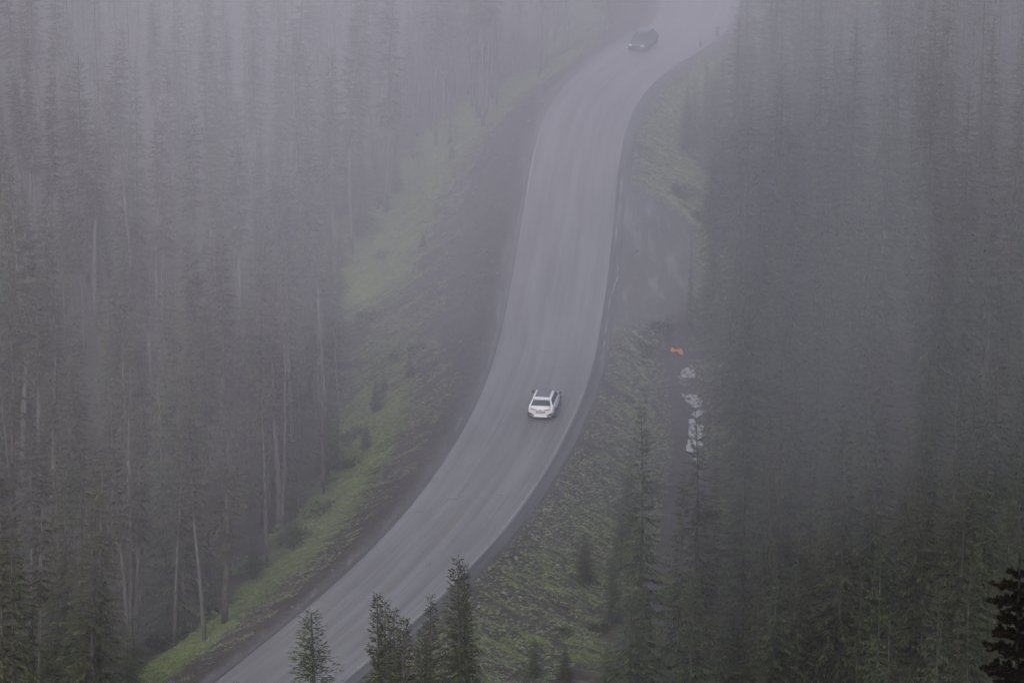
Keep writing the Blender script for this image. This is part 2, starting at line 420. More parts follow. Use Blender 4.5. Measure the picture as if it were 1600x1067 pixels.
# meandering pale rill of water along the right shoulder
M_WATER, nt, b = new_mat('water_sky_sheen')
b.inputs['Base Color'].default_value = (.31, .30, .285, 1); b.inputs['Roughness'].default_value = .10  # pale base colour stands in for white sky reflected in the puddles
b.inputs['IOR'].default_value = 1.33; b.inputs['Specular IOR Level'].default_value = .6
tc = N(nt, 'ShaderNodeTexCoord'); nn = noise(nt, tc.outputs['Object'], 5, 3); bp = N(nt, 'ShaderNodeBump')
bp.inputs['Strength'].default_value = .15; bp.inputs['Distance'].default_value = .02
nt.links.new(nn, bp.inputs['Height']); nt.links.new(bp.outputs[0], b.inputs['Normal'])
M_RILL_SHEEN = simple('rill_sheen', (.19, .185, .20), .5, noise=.25, nscale=3)  # pale tone painted on for the gleam of reflecting water
rp = [(941,562),(945,540),(948,515),(951,490),(955,462),(960,448),(967,430),(965,405),(962,380),(966,350),(968,325),(970,300),(973,275)]
RP = resample(np.array([on_plane(*p) for p in rp]), 130)
T = tangents(RP); s = np.arange(130); w = .005+.085*clamp01(fbm(s*.3, s*0+3)*2.2-.85); jit = (fbm(s*.22+9, s*0+1)-.5)*.32
Nn = np.c_[T[:, 1], -T[:, 0]]
A = RP+Nn*(jit-w)[:, None]; B = RP+Nn*(jit+w)[:, None]
zz = lambda P: np.maximum(ground_z(P[:, 0], P[:, 1]), np.interp(np.abs(road_dist(P[:, 0], P[:, 1]))-HW, [.15, 1.0], [.028, .005]))+.012
V = np.vstack([np.c_[A, zz(A)], np.c_[B, zz(B)]]); i = np.arange(129)
C_('water_rill', mesh('water_rill', V, np.stack([i, i+130, i+131, i+1], 1)), M_RILL_SHEEN)

# ------------------------------------------------------------------ puddles on the track
def puddle(pxs, z, seed):
    r_ = random.Random(seed)
    P = resample(np.array([on_plane(*p, z) for p in pxs+[pxs[0]]]), 40)[:-1]
    Pn = P+np.array([[r_.uniform(-.09, .09), r_.uniform(-.28, .28)] for _ in P])
    c = Pn.mean(0); V = [(c[0], c[1], z)]+[(p[0], p[1], z) for p in Pn]
    n = len(Pn); return V, [(0, 1+k, 1+(k+1) % n) for k in range(n)]
TZ = -2.96
pud = [([(1061,583),(1066,577),(1074,575),(1084,578),(1089,584),(1085,589),(1077,591),(1068,589)], 'oval rain puddle with rippled surface nearest the orange scrap'),
       ([(1059,587),(1064,588),(1070,592),(1074,594),(1068,595),(1061,591)], 'thin curved puddle just below the oval rippled puddle'),
       ([(1060,596),(1066,596),(1072,600),(1078,601),(1071,604),(1063,602)], 'small slanting puddle, third below the orange scrap'),
       ([(1066,616),(1090,617),(1098,624),(1096,634),(1083,637),(1072,628)], 'broken speckled puddle where the track meets the firs'),
       ([(1080,648),(1086,642),(1098,640),(1098,650),(1086,652)], 'little round puddle between the speckled and the long one'),
       ([(1076,655),(1082,655),(1086,660),(1099,664),(1096,684),(1100,700),(1084,706),(1073,703),(1075,684),(1078,670)], 'long bright puddle running along the foot of the firs'),
       ([(1082,717),(1092,715),(1094,723),(1084,724)], 'last small puddle showing below the long one')]
for k, (pp, lab) in enumerate(pud):
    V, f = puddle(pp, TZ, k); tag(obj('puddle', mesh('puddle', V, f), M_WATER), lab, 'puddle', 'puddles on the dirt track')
# clods and stones that break up the puddles
V = []; f = []
for k in range(200):
    px, py = rng.choice([(rng.uniform(1062, 1088), rng.uniform(577, 602)), (rng.uniform(1066, 1104), rng.uniform(616, 640)), (rng.uniform(1080, 1110), rng.uniform(640, 704))])
    x, y = on_plane(px, py, TZ); r_ = rng.uniform(.06, .2); n0 = len(V)
    for a in range(6): V.append((x+r_*1.3*math.cos(a*PI/3+.2), y+r_*2.2*rng.uniform(.6, 1)*math.sin(a*PI/3), TZ-.05))
    V.append((x, y, TZ+r_*.35))
    f += [(n0+a, n0+(a+1) % 6, n0+6) for a in range(6)]
tag(obj('mud_clods', mesh('mud_clods', V, f), simple('mud', (.055, .045, .04), .8)), kind='stuff')

# ------------------------------------------------------------------ trees
def tube(V, F, pts, rad, n=6):
    b0 = len(V); pts = [Vector(p) for p in pts]
    for i, p in enumerate(pts):
        d = (pts[min(i+1, len(pts)-1)]-pts[max(i-1, 0)]).normalized()
        u = d.orthogonal().normalized(); w = d.cross(u)
        for k in range(n):
            a = 2*PI*k/n; V.append(tuple(p+(u*math.cos(a)+w*math.sin(a))*rad[i]))
    for i in range(len(pts)-1):
        for k in range(n):
            a = b0+i*n+k; b_ = b0+i*n+(k+1) % n; F.append((a, b_, b_+n, a+n))
    F.append(tuple(range(b0+n-1, b0-1, -1)))

def gen_tree(name, seed, H, R, start, step, nb, droop, spray, dens=1.0, pw=.85, gaps=.0, stubs=0, trunk_r=None, lean=.01, nsp=9, top=.0, fine=False):
    r = random.Random(seed)
    tr = trunk_r or H*.0065
    lx, ly = r.uniform(-lean, lean), r.uniform(-lean, lean)
    ax = lambda z: Vector((lx*z+.05*math.sin(z*.5+seed), ly*z+.05*math.cos(z*.4), z))
    TV, TF = [], []
    nseg = 10
    tube(TV, TF, [ax(H*.985*i/nseg-(.6 if i == 0 else 0)) for i in range(nseg+1)], [tr*(1-i/nseg)**.8+.012 for i in range(nseg+1)], 7)
    # dead stubs on bare trunk
    for k in range(stubs):
        z = r.uniform(.08, start+.1)*H; a = r.uniform(0, 2*PI); L = r.uniform(.4, 1.5)
        p = ax(z); q = p+Vector((math.cos(a)*L, math.sin(a)*L, -L*r.uniform(.0, .5)))
        tube(TV, TF, [p, (p+q)/2+Vector((0, 0, .08)), q], [.03, .02, .008], 3)
    V, F, TIP = [], [], []
    def leaf(p, d, L, w, t0, sag=.25):
        side = d.cross(Vector((r.uniform(-.5, .5), r.uniform(-.5, .5), 1))).normalized()
        q = p+d*L*.5+side*w+Vector((0, 0, r.uniform(-.03, .02)*L)); q2 = p+d*L*.5-side*w-Vector((0, 0, r.uniform(0, .1)*L))
        e = p+d*L+Vector((0, 0, -sag*L))
        n0 = len(V); V.extend([p, q, e, q2]); F.append((n0, n0+1, n0+2, n0+3)); TIP.extend([max(0, t_) for t_ in (t0*.4, t0*.8, min(1, t0+.3), t0*.8)])
    z = start*H
    while z < H*.985:
        t = (z-start*H)/(H*(1-start))
        rad = R*((1-t)**pw)*(.55+.45*min(1, (t+.08)*5))+.10
        lopside = 1+.25*math.sin(z*1.1+seed)
        n = max(3, int(nb*(.6+.5*(1-t))))
        a0 = r.uniform(0, 2*PI)
        for k in range(n):
            if r.random() < gaps: continue
            a = a0+2*PI*k/n+r.uniform(-.3, .3)
            L = rad*r.uniform(.6, 1.15)*(1+.18*math.cos(a-seed)*lopside)
            el = math.radians(-droop*(1-t)*1.0+ (38 if t > .8 else 12)*t)+r.uniform(-.12, .12)
            d = Vector((math.cos(a)*math.cos(el), math.sin(a)*math.cos(el), math.sin(el)))
            p0 = ax(z+r.uniform(-.10, .10)*step)
            m = max(2, int(nsp*L/R*dens+1.5)); tone = r.uniform(-.25, .35)
            if L > .5 and not fine: tube(TV, TF, [p0, p0+d*L*.75], [.012+L*.004, .004], 3)
            elif fine: tube(TV, TF, [p0, p0+d*L*.9], [.006+L*.01, .004], 4)
            for j in range(m):
                s = .12+.88*(j+r.random()*.6)/m
                p = p0+d*L*s+Vector((0, 0, -.10*L*s*s+.08*L*s**4))
                sg = 1 if j % 2 else -1
                da = sg*r.uniform(.5, 1.1)
                dd = Vector((math.cos(a+da), math.sin(a+da), math.sin(el)-r.uniform(-.1, .3))).normalized()
                LL = spray*(.55+.6*r.random())*(1.15-.45*s)*(.45+.55*min(1, L/(R*.6)))
                leaf(p, dd, LL, LL*r.uniform(.08, .14), s*s+tone*s)
                if r.random() < .5: leaf(p, (dd+Vector((0, 0, -.6))).normalized(), LL*.7, LL*.06, s*.6)
            leaf(p0+d*L*.8, d, spray*(.35+.3*L/R), spray*.05, 1.0, .1)
        z += step*r.uniform(.7, 1.3)*(1-.45*t)
    leaf(ax(H*.94), Vector((0, 0, 1)), H*.03+.2, .03, .6, 0)
    tm = mesh(name+'_trunk', TV, TF, True)
    cm = mesh(name+'_crown', np.array([tuple(v) for v in V]), np.array(F))
    at = cm.attributes.new('tip', 'FLOAT', 'POINT'); at.data.foreach_set('value', np.array(TIP, np.float32))
    return tm, cm

class Kind: pass
def kind(meshes, H, R, mt, mc):
    k = Kind(); k.tm, k.cm = meshes; k.H = H; k.R = R
    k.tm.materials.append(mt); k.cm.materials.append(mc); return k
FIRS = [kind(gen_tree('fir', 10+i, 20, R, st, .74, 8, 30, .52, gaps=.10+.03*i, nsp=34), 20, R, M_BARK, M_FIR)
        for i, (R, st) in enumerate([(3.3, .06), (2.8, .08), (3.8, .05), (2.5, .10), (3.1, .12), (2.7, .04)])]
PINES = [kind(gen_tree('pine', 40+i, 22, R, st,   .62, 6, 20, .50, gaps=g, nsp=22, stubs=26, trunk_r=.17+.02*i, lean=.035, pw=.6), 22, R, (M_PALE if i % 2 else M_BARK), M_PINE)
         for i, (R, st, g) in enumerate([(1.5, .42, .25), (1.3, .5, .35), (1.8, .34, .3), (1.4, .55, .3), (1.6, .38, .4)])]
SNAGS = [kind(gen_tree('snag', 70+i, 20, .9, .45, 1.3, 3, 10, .25, gaps=.75, nsp=2, stubs=45, trunk_r=.19, lean=.04), 20, .9, M_PALE, M_PINE) for i in range(3)]
SMALL = [kind(gen_tree('young_fir', 80+i, 4, .95, .04, .16, 8, 20, .26, gaps=.05, nsp=16, trunk_r=.05), 4, .95, M_BARK, M_FIR) for i in range(4)]

def plant(name, k, x, y, z, s, label, cat, group=None, sx=1.0, rz=None, part_names=('trunk', 'crown')):
    t = empty(name, (x, y, z), rng.uniform(0, 2*PI) if rz is None else rz)
    t.scale = (s*sx, s*sx, s)
    if name in ('pine_tree', 'dead_tree'): t.rotation_euler[0] = rng.gauss(0, .022); t.rotation_euler[1] = rng.gauss(0, .022)
    if name == 'fir_tree' and y > 290: t.rotation_euler[0] = rng.gauss(0, .012); t.rotation_euler[1] = rng.gauss(0, .012)
    obj(part_names[0], k.tm, None, t); obj(part_names[1], k.cm, None, t)
    return tag(t, label, cat, group)

CLEAR = [(215,1067),(300,990),(345,950),(420,897),(470,852),(505,795),(540,735),(552,690),(545,620),(542,560),(538,480),(545,405),(565,365),(605,325),(650,270),(700,222),(760,165),(830,108),(880,72),(960,30),(1040,-5),
         (1150,-5),(1138,45),(1112,75),(1075,115),(1062,180),(1066,250),(1098,318),(1080,355),(1076,440),(1052,480),(1052,520),(1072,560),(1090,575),(1096,612),(1092,640),(1088,700),(1078,735),(1050,745),(1030,700),(1022,640),(990,640),(978,720),(955,800),(945,880),(950,960),(935,1067)]
def blocks(x, y, z, H, R, margin=0.0):
    P = []
    for t in (.12, .3, .45, .6, .72, .84, .93, 1.0):
        for sgn in (-1, 0, 1): P.append(proj(x+sgn*(R*(1-t)*.75+margin), y, z+H*t))
    P = np.array(P)
    return bool(in_poly(P[:, 0], P[:, 1], CLEAR).any())

cand = []
for j, yy in enumerate(np.arange(296, 668, 4.9)):
    for xx in np.arange(-78, 80, 5.5):
        cand.append((xx+(2.6 if j % 2 else 0)+rng.uniform(-1.8, 1.8), yy+rng.uniform(-1.7, 1.7)))
# an extra dense row along the left forest edge, for the bare trunks there
for yy in np.arange(305, 520, 3.2):
    w_ = float(np.interp(yy, VY, VW))+HW+rng.uniform(1.0, 6)
    cxv = float(np.interp(yy, CP[:, 1], CP[:, 0])); cand.append((cxv-w_*1.12, yy))
NB = len(cand)
for k in range(900):
    yy = rng.uniform(315, 520); cxv = float(np.interp(yy, CP[:, 1], CP[:, 0])); w_ = float(np.interp(yy, VY, VW))
    xx = cxv+rng.uniform(HW+5, HW+17) if rng.random() < .7 else cxv-HW-w_*rng.uniform(.75, 1.3)
    if all((xx-c[0])**2+(yy-c[1])**2 > 6.5 for c in cand[NB:]): cand.append((xx, yy))
for k in range(420):
    yy = rng.uniform(428, 515); xx = float(np.interp(yy, CP[:, 1], CP[:, 0]))+rng.uniform(HW+4.5, HW+14)
    if all((xx-c[0])**2+(yy-c[1])**2 > 4.5 for c in cand[NB:]): cand.append((xx, yy))
CX = np.array([c[0] for c in cand]); CY = np.array([c[1] for c in cand])
CD = road_dist(CX, CY); CZ = ground_z(CX, CY); CTD = track_dist(CX, CY)
CPD = np.where(in_poly(CX, CY, PULL), -1, poly_dist(CX, CY, PULL))
trees = []
for ci, (x, y, d, z, td, pd) in enumerate(zip(CX, CY, CD, CZ, CTD, CPD)):
    if abs(d) < HW+3.5 or td < 2.6 or pd < .6: continue
    if y < 300: continue
    if ci >= NB and 383 < y < 424 and 0 < x < 19: continue
    left = d < 0
    if left:
        u = rng.random()
        if u < .52: K, nm = rng.choice(PINES), 'pine_tree'
        elif u < .66: K, nm = rng.choice(SNAGS), 'dead_tree'
        else: K, nm = rng.choice(FIRS), 'fir_tree'
    else:
        K, nm = (rng.choice(FIRS), 'fir_tree') if rng.random() < .96 else (rng.choice(SNAGS), 'dead_tree')
        if d < 26: K, nm = rng.choice(FIRS), 'fir_tree'
    H = rng.uniform(11, 23)*(1 if left else .95)
    if ci >= NB: H = rng.uniform(4, 13); K, nm = rng.choice(FIRS), 'fir_tree'
    ok = False
    for q in (1, .8, .62, .45, .32, .22):
        h = H*q; rad = K.R*h/K.H
        if not blocks(x, y, z, h, rad*(1 if ci < NB else .6)): ok = True; break
    if not ok or h < 3.0: continue
    if h < 8 and nm != 'fir_tree': nm = 'fir_tree'; K = rng.choice(FIRS)
    px0, py0 = proj(x, y, z); px1, py1 = proj(x, y, z+h)
    if px0 < -45 or px0 > 1645 or py1 > 1075 or py0 < -12: continue
    if min((( x-t_[2])**2+(y-t_[3])**2 for t_ in trees), default=99) < (5 if ci < NB else 3.0): continue
    trees.append([nm, K, x, y, z, h, left, px0, py1])
trees.sort(key=lambda t: t[3])
print('trees', len(trees), sum(t[6] for t in trees))

ROWS = [(70, 'level with dark car'), (160, 'just below dark car'), (250, 'above gravel pull-out'), (340, 'beside the pull-out top'), (430, 'level with pale stick'), (520, 'beside the pull-out foot'),
        (600, 'level with orange scrap'), (680, 'level with white car'), (780, 'below white car'), (880, 'beside tallest foreground fir'), (980, 'beside foreground cluster'), (9999, 'at the very bottom')]
COLR = [(1130, 'nearest the track'), (1210, 'a row behind the track'), (1290, 'two rows behind the track'), (1370, 'mid forest'), (1450, 'past mid forest'), (1530, 'toward the right margin'), (9999, 'on the right margin')]
COLL = [(60, 'on the left margin'), (130, 'toward the left margin'), (210, 'left of middle'), (290, 'mid forest'), (370, 'past mid forest'), (450, 'near the bank'), (530, 'next to the bank'), (600, 'at the bank rim'), (670, 'beside upper bank'), (740, 'above upper bank'), (820, 'by the upper road'), (9999, 'by the far bend')]
def zone(nm, left, px, py, h, sxx):
    kindw = {'fir_tree': 'fir', 'pine_tree': 'bare-stemmed pine', 'dead_tree': 'dead tree'}[nm]
    row = next(b_ for a, b_ in ROWS if py < a); colw = next(b_ for a, b_ in (COLL if left else COLR) if px < a)
    size = 'short' if h < 12 else 'mid-height' if h < 18 else 'tall'
    size = size+(' narrow' if sxx < .93 else ' broad' if sxx > 1.17 else '')
    side = 'left' if left else 'right'
    return f'{size} {kindw}, {side} forest, {colw}, tip {row}', f'{kindw}s of the forest {side} of the road'
count = {'fir_tree': 0, 'pine_tree': 0, 'dead_tree': 0}
LIM = {'fir_tree': 300, 'pine_tree': 190, 'dead_tree': 80}
rest = []
CATN = {'fir_tree': 'fir tree', 'pine_tree': 'pine tree', 'dead_tree': 'dead tree'}
placed = []
for nm, K, x, y, z, h, left, px0, py1 in trees:
    if count[nm] >= LIM[nm]: rest.append((K, x, y, z, h)); continue
    count[nm] += 1
    sxx = rng.uniform(.78, 1.4)
    lab, grp = zone(nm, left, px0, py1, h, sxx)
    placed.append((lab, y, plant(nm, K, x, y, z-.1, h/K.H, lab, CATN[nm], grp, sx=sxx*(1.0 if h > 9 else 1.35))))
for lab in set(p[0] for p in placed):
    same = sorted([p for p in placed if p[0] == lab], key=lambda p: p[1])
    if 2 <= len(same) <= 6:
        for w_, p in zip({2: ('front', 'rear'), 3: ('front', 'middle', 'rear'), 4: ('front', 'second', 'third', 'rear'), 5: ('front', 'second', 'middle', 'fourth', 'rear'), 6: ('front', 'second', 'third', 'fourth', 'fifth', 'rear')}[len(same)], same): p[2]['label'] = w_+' '+lab
print(count, 'rest', len(rest))
# the trees past that count: one joined mass far back in the mist
if rest:
    cache = {}
    def arr(me):
        if me.name not in cache:
            v = np.empty(len(me.vertices)*3, np.float32); me.vertices.foreach_get('co', v)
            t = [tuple(p.vertices) for p in me.polygons if len(p.vertices) == 4]
            cache[me.name] = (v.reshape(-1, 3), np.array(t, np.int32))
        return cache[me.name]
    VV, FF, MI, n0 = [], [], [], 0
    for K, x, y, z, h in rest:
        s = h/K.H; a = rng.uniform(0, 2*PI); ca_, sa_ = math.cos(a)*s*1.1, math.sin(a)*s*1.1
        for mi, me in ((0, K.tm), (1, K.cm)):
            v, t = arr(me)
            if mi == 1: t = t[nr.rand(len(t)) < .22]
            w_ = np.c_[v[:, 0]*ca_-v[:, 1]*sa_+x, v[:, 0]*sa_+v[:, 1]*ca_+y, v[:, 2]*s+z-.1]
            used = np.unique(t); remap = np.full(len(v), -1, np.int32); remap[used] = np.arange(len(used))
            VV.append(w_[used]); FF.append(remap[t]+n0); MI.append(np.full(len(t), mi)); n0 += len(used)
    VV = np.vstack(VV); FF = np.vstack(FF)
    me = mesh('forest', VV, FF); me.polygons.foreach_set('material_index', np.concatenate(MI).astype(np.int32))
    tag(obj('forest', me, [M_BARK, M_FIR]), kind='stuff'); print('forest quads', len(FF))

# ---- named single trees
def hero(nm, K, tip, Y, gz_, label, cat, sx=1.0, group=None, zbase=None):
    """tip pixel and the distance it stands at: gives height and base."""
    r = ray(*tip); t = Y/r[1]; x = r[0]*t; ztip = CAM_H+r[2]*t
    zb = gz(x, Y)-.2 if zbase is None else zbase
    return plant(nm, K, x, Y, zb, (ztip-zb)/K.H, label, cat, group, sx=sx)
NEAR = [kind(gen_tree('near_fir', 100+i, 15, R, .05, .27, 8, 24, .46, gaps=g, nsp=26, trunk_r=.16), 15, R, M_BARK, M_FIR)
        for i, (R, g) in enumerate([(2.9, .05), (2.3, .06), (3.4, .05), (1.9, .06)])]
FG = 'foreground firs rising against the wet road'
hero('fir_tree', NEAR[2], (492,948), 228, 0, 'broad bushy fir in front of the road, standing apart from the cluster', 'fir tree', 1.25, FG)
hero('fir_tree', NEAR[3], (589,922), 232, 0, 'slim fir at the outer end of the foreground cluster', 'fir tree', .75, FG)
hero('fir_tree', NEAR[1], (599,925), 236, 0, 'twin fir pressed against the slim one at the cluster end', 'fir tree', .7, FG)
hero('fir_tree', NEAR[1], (618,940), 230, 0, 'shorter pointed fir beside the slim twin firs', 'fir tree', .8, FG)
hero('fir_tree', NEAR[3], (634,957), 227, 0, 'low fir in the dip of the foreground cluster', 'fir tree', .9, FG)
hero('fir_tree', NEAR[0], (676,924), 240, 0, 'middle fir with leaning tip covering the white edge line', 'fir tree', .75, FG)
hero('fir_tree', NEAR[1], (657,972), 236, 0, 'shortest fir in front of the road edge', 'fir tree', .8, FG)
hero('fir_tree', NEAR[0], (712,863), 238, 0, 'tallest fir of the foreground cluster, overlapping the right shoulder', 'fir tree', .85, FG)
hero('fir_tree', NEAR[3], (721,873), 241, 0, 'second leader tucked against the tallest foreground fir', 'fir tree', .8, FG)
hero('fir_tree', NEAR[2], (735,985), 238, 0, 'bushy fir filling the foot of the tallest foreground fir', 'fir tree', .8, FG)
hero('fir_tree', NEAR[1], (371,1056), 225, 0, 'tiny fir tip poking up at the bottom of the wet road', 'fir tree', .6, FG)
hero('fir_tree', FIRS[3], (1008,628), 322, 0, 'tall narrow fir standing alone between verge and track', 'fir tree', 1.05)
hero('fir_tree', FIRS[1], (1062,735), 313, 0, 'dark fir standing on the track just below the puddles', 'fir tree', 1.1)
hero('fir_tree', FIRS[0], (1100,630), 328, 0, 'leafy fir whose boughs fringe the long puddle', 'fir tree', 1.0)
hero('fir_tree', FIRS[4], (985,880), 300, 0, 'dark fir at the foot of the right verge', 'fir tree', 1.3)
hero('fir_tree', FIRS[2], (1320,650), 326, 0, 'big spreading fir prominent in the lower right forest', 'fir tree', 1.15)
hero('fir_tree', FIRS[3], (1080,362), 402, 0, 'slender dark spire at the outer rim of the gravel pull-out', 'fir tree', .55)
YG = 'young firs on the verges'
for px, py, hh, lab in [(913,905,3.6,'young fir growing alone on the right verge, foot in sage'), (640,590,2.0,'round young fir halfway down the left bank, above the white car'),
                        (600,612,1.8,'squat young fir at the inner edge of the left bank'), (588,640,2.6,'small pointed fir low on the left bank level with the white car'),
                        (706,250,1.8,'dark little fir on the upper left grass strip'), (620,300,3.2,'misty young fir where the upper grass strip meets the forest'),
                        (573,700,2.2,'young fir at the forest edge below the small pointed one'), (884,1062,2.6,'fir sapling at the bottom of the right verge'),
                        (836,1060,3.0,'bushy sapling behind the tallest foreground fir'), (660,385,1.5,'lone dwarf fir on the bare soil of the left bank')]:
    x, y, z = on_ground(px, py, -3); plant('young_fir', rng.choice(SMALL), x, y, z-.05, hh/4, lab, 'young fir', YG, sx=1.25)
# pale dead trunks that stand out on the left
for px, py, hh, lab, kk in [(441,850,20,'thick pale dead trunk at the forest edge beside the grass strip',0), (263,1000,24,'tall pale trunk rising from the dark firs at the lower left corner',1),
                        (181,1040,22,'grey leaning bare trunk in the lower left forest',2), (462,800,19,'thin pale stem just behind the thick dead trunk',1), (203,1062,25,'slim bare trunk beside the leaning grey one',0),
                        (31,930,20,'dark bare trunk at the far left of the forest',2), (527,215,14,'bright pale snag in the misty upper left forest',1), (388,300,14,'faint pale snag above the middle of the left forest',0)]:
    x, y, z = on_ground(px, py, -8); plant('dead_tree', SNAGS[kk], x, y, z-.3, hh/20, lab, 'dead tree', 'pale snags in the left forest', sx=.65)
# shrubs skirting the left forest foot
SHR = []
for i in range(4):
    r = random.Random(300+i); V, F_, TP = [], [], []
    for k in range(420):
        th = r.uniform(0, 2*PI); ph = math.acos(r.uniform(.0, 1)); rr = r.uniform(.55, 1)
        p = Vector((math.cos(th)*math.sin(ph)*rr, math.sin(th)*math.sin(ph)*rr, math.cos(ph)*rr*.8*(.8+.3*math.sin(th*3+i))))
        d = (p+Vector((r.uniform(-.6, .6), r.uniform(-.6, .6), r.uniform(-.6, .2)))).normalized(); s = r.uniform(.14, .30)
        sd_ = d.orthogonal().normalized()*s*.28; n0 = len(V); V += [p, p+d*s*.5+sd_, p+d*s, p+d*s*.5-sd_]; F_.append((n0, n0+1, n0+2, n0+3)); TP += [0, .3, .8*rr, .3]
    me = mesh('shrub_crown', np.array([tuple(v) for v in V]), np.array(F_)); at = me.attributes.new('tip', 'FLOAT', 'POINT'); at.data.foreach_set('value', np.array(TP, np.float32)); me.materials.append(M_SHRUB)
    SV, SF = [], []
    for k in range(7):
        a = k*.9; tube(SV, SF, [(0, 0, -.1), (math.cos(a)*.3, math.sin(a)*.3, .35), (math.cos(a)*.6, math.sin(a)*.6, .6)], [.04, .03, .01], 4)
    sm = mesh('shrub_stem', SV, SF); sm.materials.append(M_BARK); SHR.append((me, sm))
BG = 'low shrubs skirting the verges'
for px, py, s, lab in [(560,680,1.4,'leafy shrub beside the forest edge, level with the white car'),(545,730,1.3,'dark shrub in the hollow of the grass strip'),(500,800,1.5,'wide shrub under the forest edge above the thick pale trunk'),
                      (455,842,1.6,'low spreading shrub around the thick pale dead trunk'),(390,890,1.5,'shrub between the grass strip and the dark firs'),(330,948,1.6,'dense dark shrub at the lower grass strip'),(268,1005,1.7,'dark shrub at the foot of the tall pale trunk'),
                      (620,560,1.2,'rounded shrub on the lower part of the left bank'),(655,548,1.0,'small shrub beside the rounded one on the left bank'),(580,500,1.3,'shrub by the forest on the bare part of the bank'),
                      (598,400,.9,'tiny dark shrub high on the bank'),(690,330,.7,'scrubby tuft on the rim of the bare soil'),(565,355,1.5,'misty shrub at the top corner of the bank'),
                      (1045,932,1.0,'yellow-green shrub among the dark right-hand firs'),(1000,545,1.0,'shrub on the verge below the gravel pull-out'),(1030,515,1.2,'bushy shrub at the lower rim of the gravel pull-out'),(1085,345,1.3,'shrub at the upper rim of the gravel pull-out'),
                      (1060,300,1.3,'misty shrub on the slope above the pull-out'),(930,985,1.0,'bright green shrub low on the right verge'),(880,990,.8,'little shrub left of the bright green one on the right verge')]:
    x, y, z = on_ground(px, py, -3); cm, sm = rng.choice(SHR); t = empty('shrub', (x, y, z-.05), rng.uniform(0, 6)); t.scale = (s, s, s*.9)
    obj('leaves', cm, None, t); obj('stem', sm, None, t); tag(t, lab, 'shrub', BG)

# ------------------------------------------------------------------ ground cover on the verges
def cover(name, n, m, size, choose):
    r = np.random.RandomState(5+n)
    x = r.uniform(-45, 45, n); y = r.uniform(300, 540, n)
    d = road_dist(x, y); a = np.abs(d)-HW
    w_ = np.interp(y, VY, VW); pin_ = in_poly(x, y, PULL); td = track_dist(x, y)
    keep = choose(x, y, d, a, w_) & ~(pin_ & (d > 0)) & (td > 1.15) & (a > 1.05)
    x, y, a, d = x[keep], y[keep], a[keep], d[keep]
    z = ground_z(x, y); k = len(x)
    nl = 6
    V = np.empty((k, nl, 4, 3), np.float32); TP = np.empty((k, nl, 4), np.float32)
    s = size*r.uniform(.45, 1.35, k); tone = r.rand(k)
    # blades lean downslope
    e = .4; gxn = -(ground_z(x+e, y)-ground_z(x-e, y))/(2*e); gyn = -(ground_z(x, y+e)-ground_z(x, y-e))/(2*e)
    for j in range(nl):
        an = r.uniform(0, 2*PI, k); L = s*r.uniform(.7, 1.2, k)
        dx = np.cos(an)*.8+gxn*1.3; dy = np.sin(an)*.8+gyn*1.3; up = r.uniform(.25, .8, k)
        wx, wy = -np.sin(an)*L*.085, np.cos(an)*L*.085
        V[:, j, 0] = np.c_[x, y, z-.04]
        V[:, j, 1] = np.c_[x+dx*L*.45+wx, y+dy*L*.45+wy, z+up*L*.55]
        V[:, j, 2] = np.c_[x+dx*L, y+dy*L, z+up*L*.45+(-gxn*0)-np.hypot(gxn, gyn)*L*.5]
        V[:, j, 3] = np.c_[x+dx*L*.45-wx, y+dy*L*.45-wy, z+up*L*.5]
        TP[:, j] = np.c_[tone*.2, tone*.6, tone, tone*.6]
    F_ = np.arange(k*nl*4).reshape(-1, 4)
    me = mesh(name, V.reshape(-1, 3), F_)
    at = me.attributes.new('tip', 'FLOAT', 'POINT'); at.data.foreach_set('value', TP.ravel())
    tag(obj(name, me, m), kind='stuff'); print(name, k)
def patch(x, y, s, t):
    return .65*fbm(along(x, y)*s*2.2+5, road_dist(x, y)*s*.35+2)+.35*fbm(x*s*1.3, y*s*1.3) > t
cover('ground_cover', 380000, M_SAGE, .21, lambda x, y, d, a, w_: np.where(d < 0, (a < w_*1.15) & (a > 1.6+1.6*fbm(x*.2, y*.2)+ 3.6*sstep(y, 385, 410)) & (patch(x, y, .45, .44)), (a < 10.5) & (a > 1.3) & patch(x, y, .5, .38)))
M_GRASS = foliage_mat('grass_blades', (.07, .13, .02), (.15, .22, .035), (.25, .32, .07))
cover('grass', 130000, M_GRASS, .22, lambda x, y, d, a, w_: np.where(d < 0, (a < w_*1.2) & (a > w_*.6) & patch(x, y, .3, .40), (a < 12) & (a > 3) & patch(x, y, .22, .56)))
M_DRY = foliage_mat('dry_stalks', (.08, .06, .04), (.13, .10, .07), (.22, .18, .13))
cover('dry_weeds', 60000, M_DRY, .22, lambda x, y, d, a, w_: np.where(d < 0, (a < w_) & (a > 1.5), (a < 9)) & patch(x+40, y, .4, .5))

# ------------------------------------------------------------------ vehicles
M_WPAINT = simple('white_car_paint', (.86, .86, .86), .22, 0, .6, .02); M_DPAINT = simple('dark_car_paint', (.045, .050, .060), .2, 0, .6, .05)
M_GLASS = simple('tinted_glass', (.02, .023, .027), .06, 0, .6, .03); M_TYRE = simple('tyre_rubber', (.018, .018, .018), .85)
M_RIM = simple('alloy', (.35, .35, .36), .35, .9); M_BLACK = simple('black_trim', (.02, .02, .021), .5)
M_RED = simple('red_lamp', (.45, .02, .02), .2, 0, .6, .05); M_LAMP = simple('headlamp_glass', (.75, .76, .80), .08, 0, .8, .03)
M_PLATE = simple('number_plate_metal', (.40, .41, .44), .5); M_GREY = simple('grey_trim', (.30, .30, .31), .4)

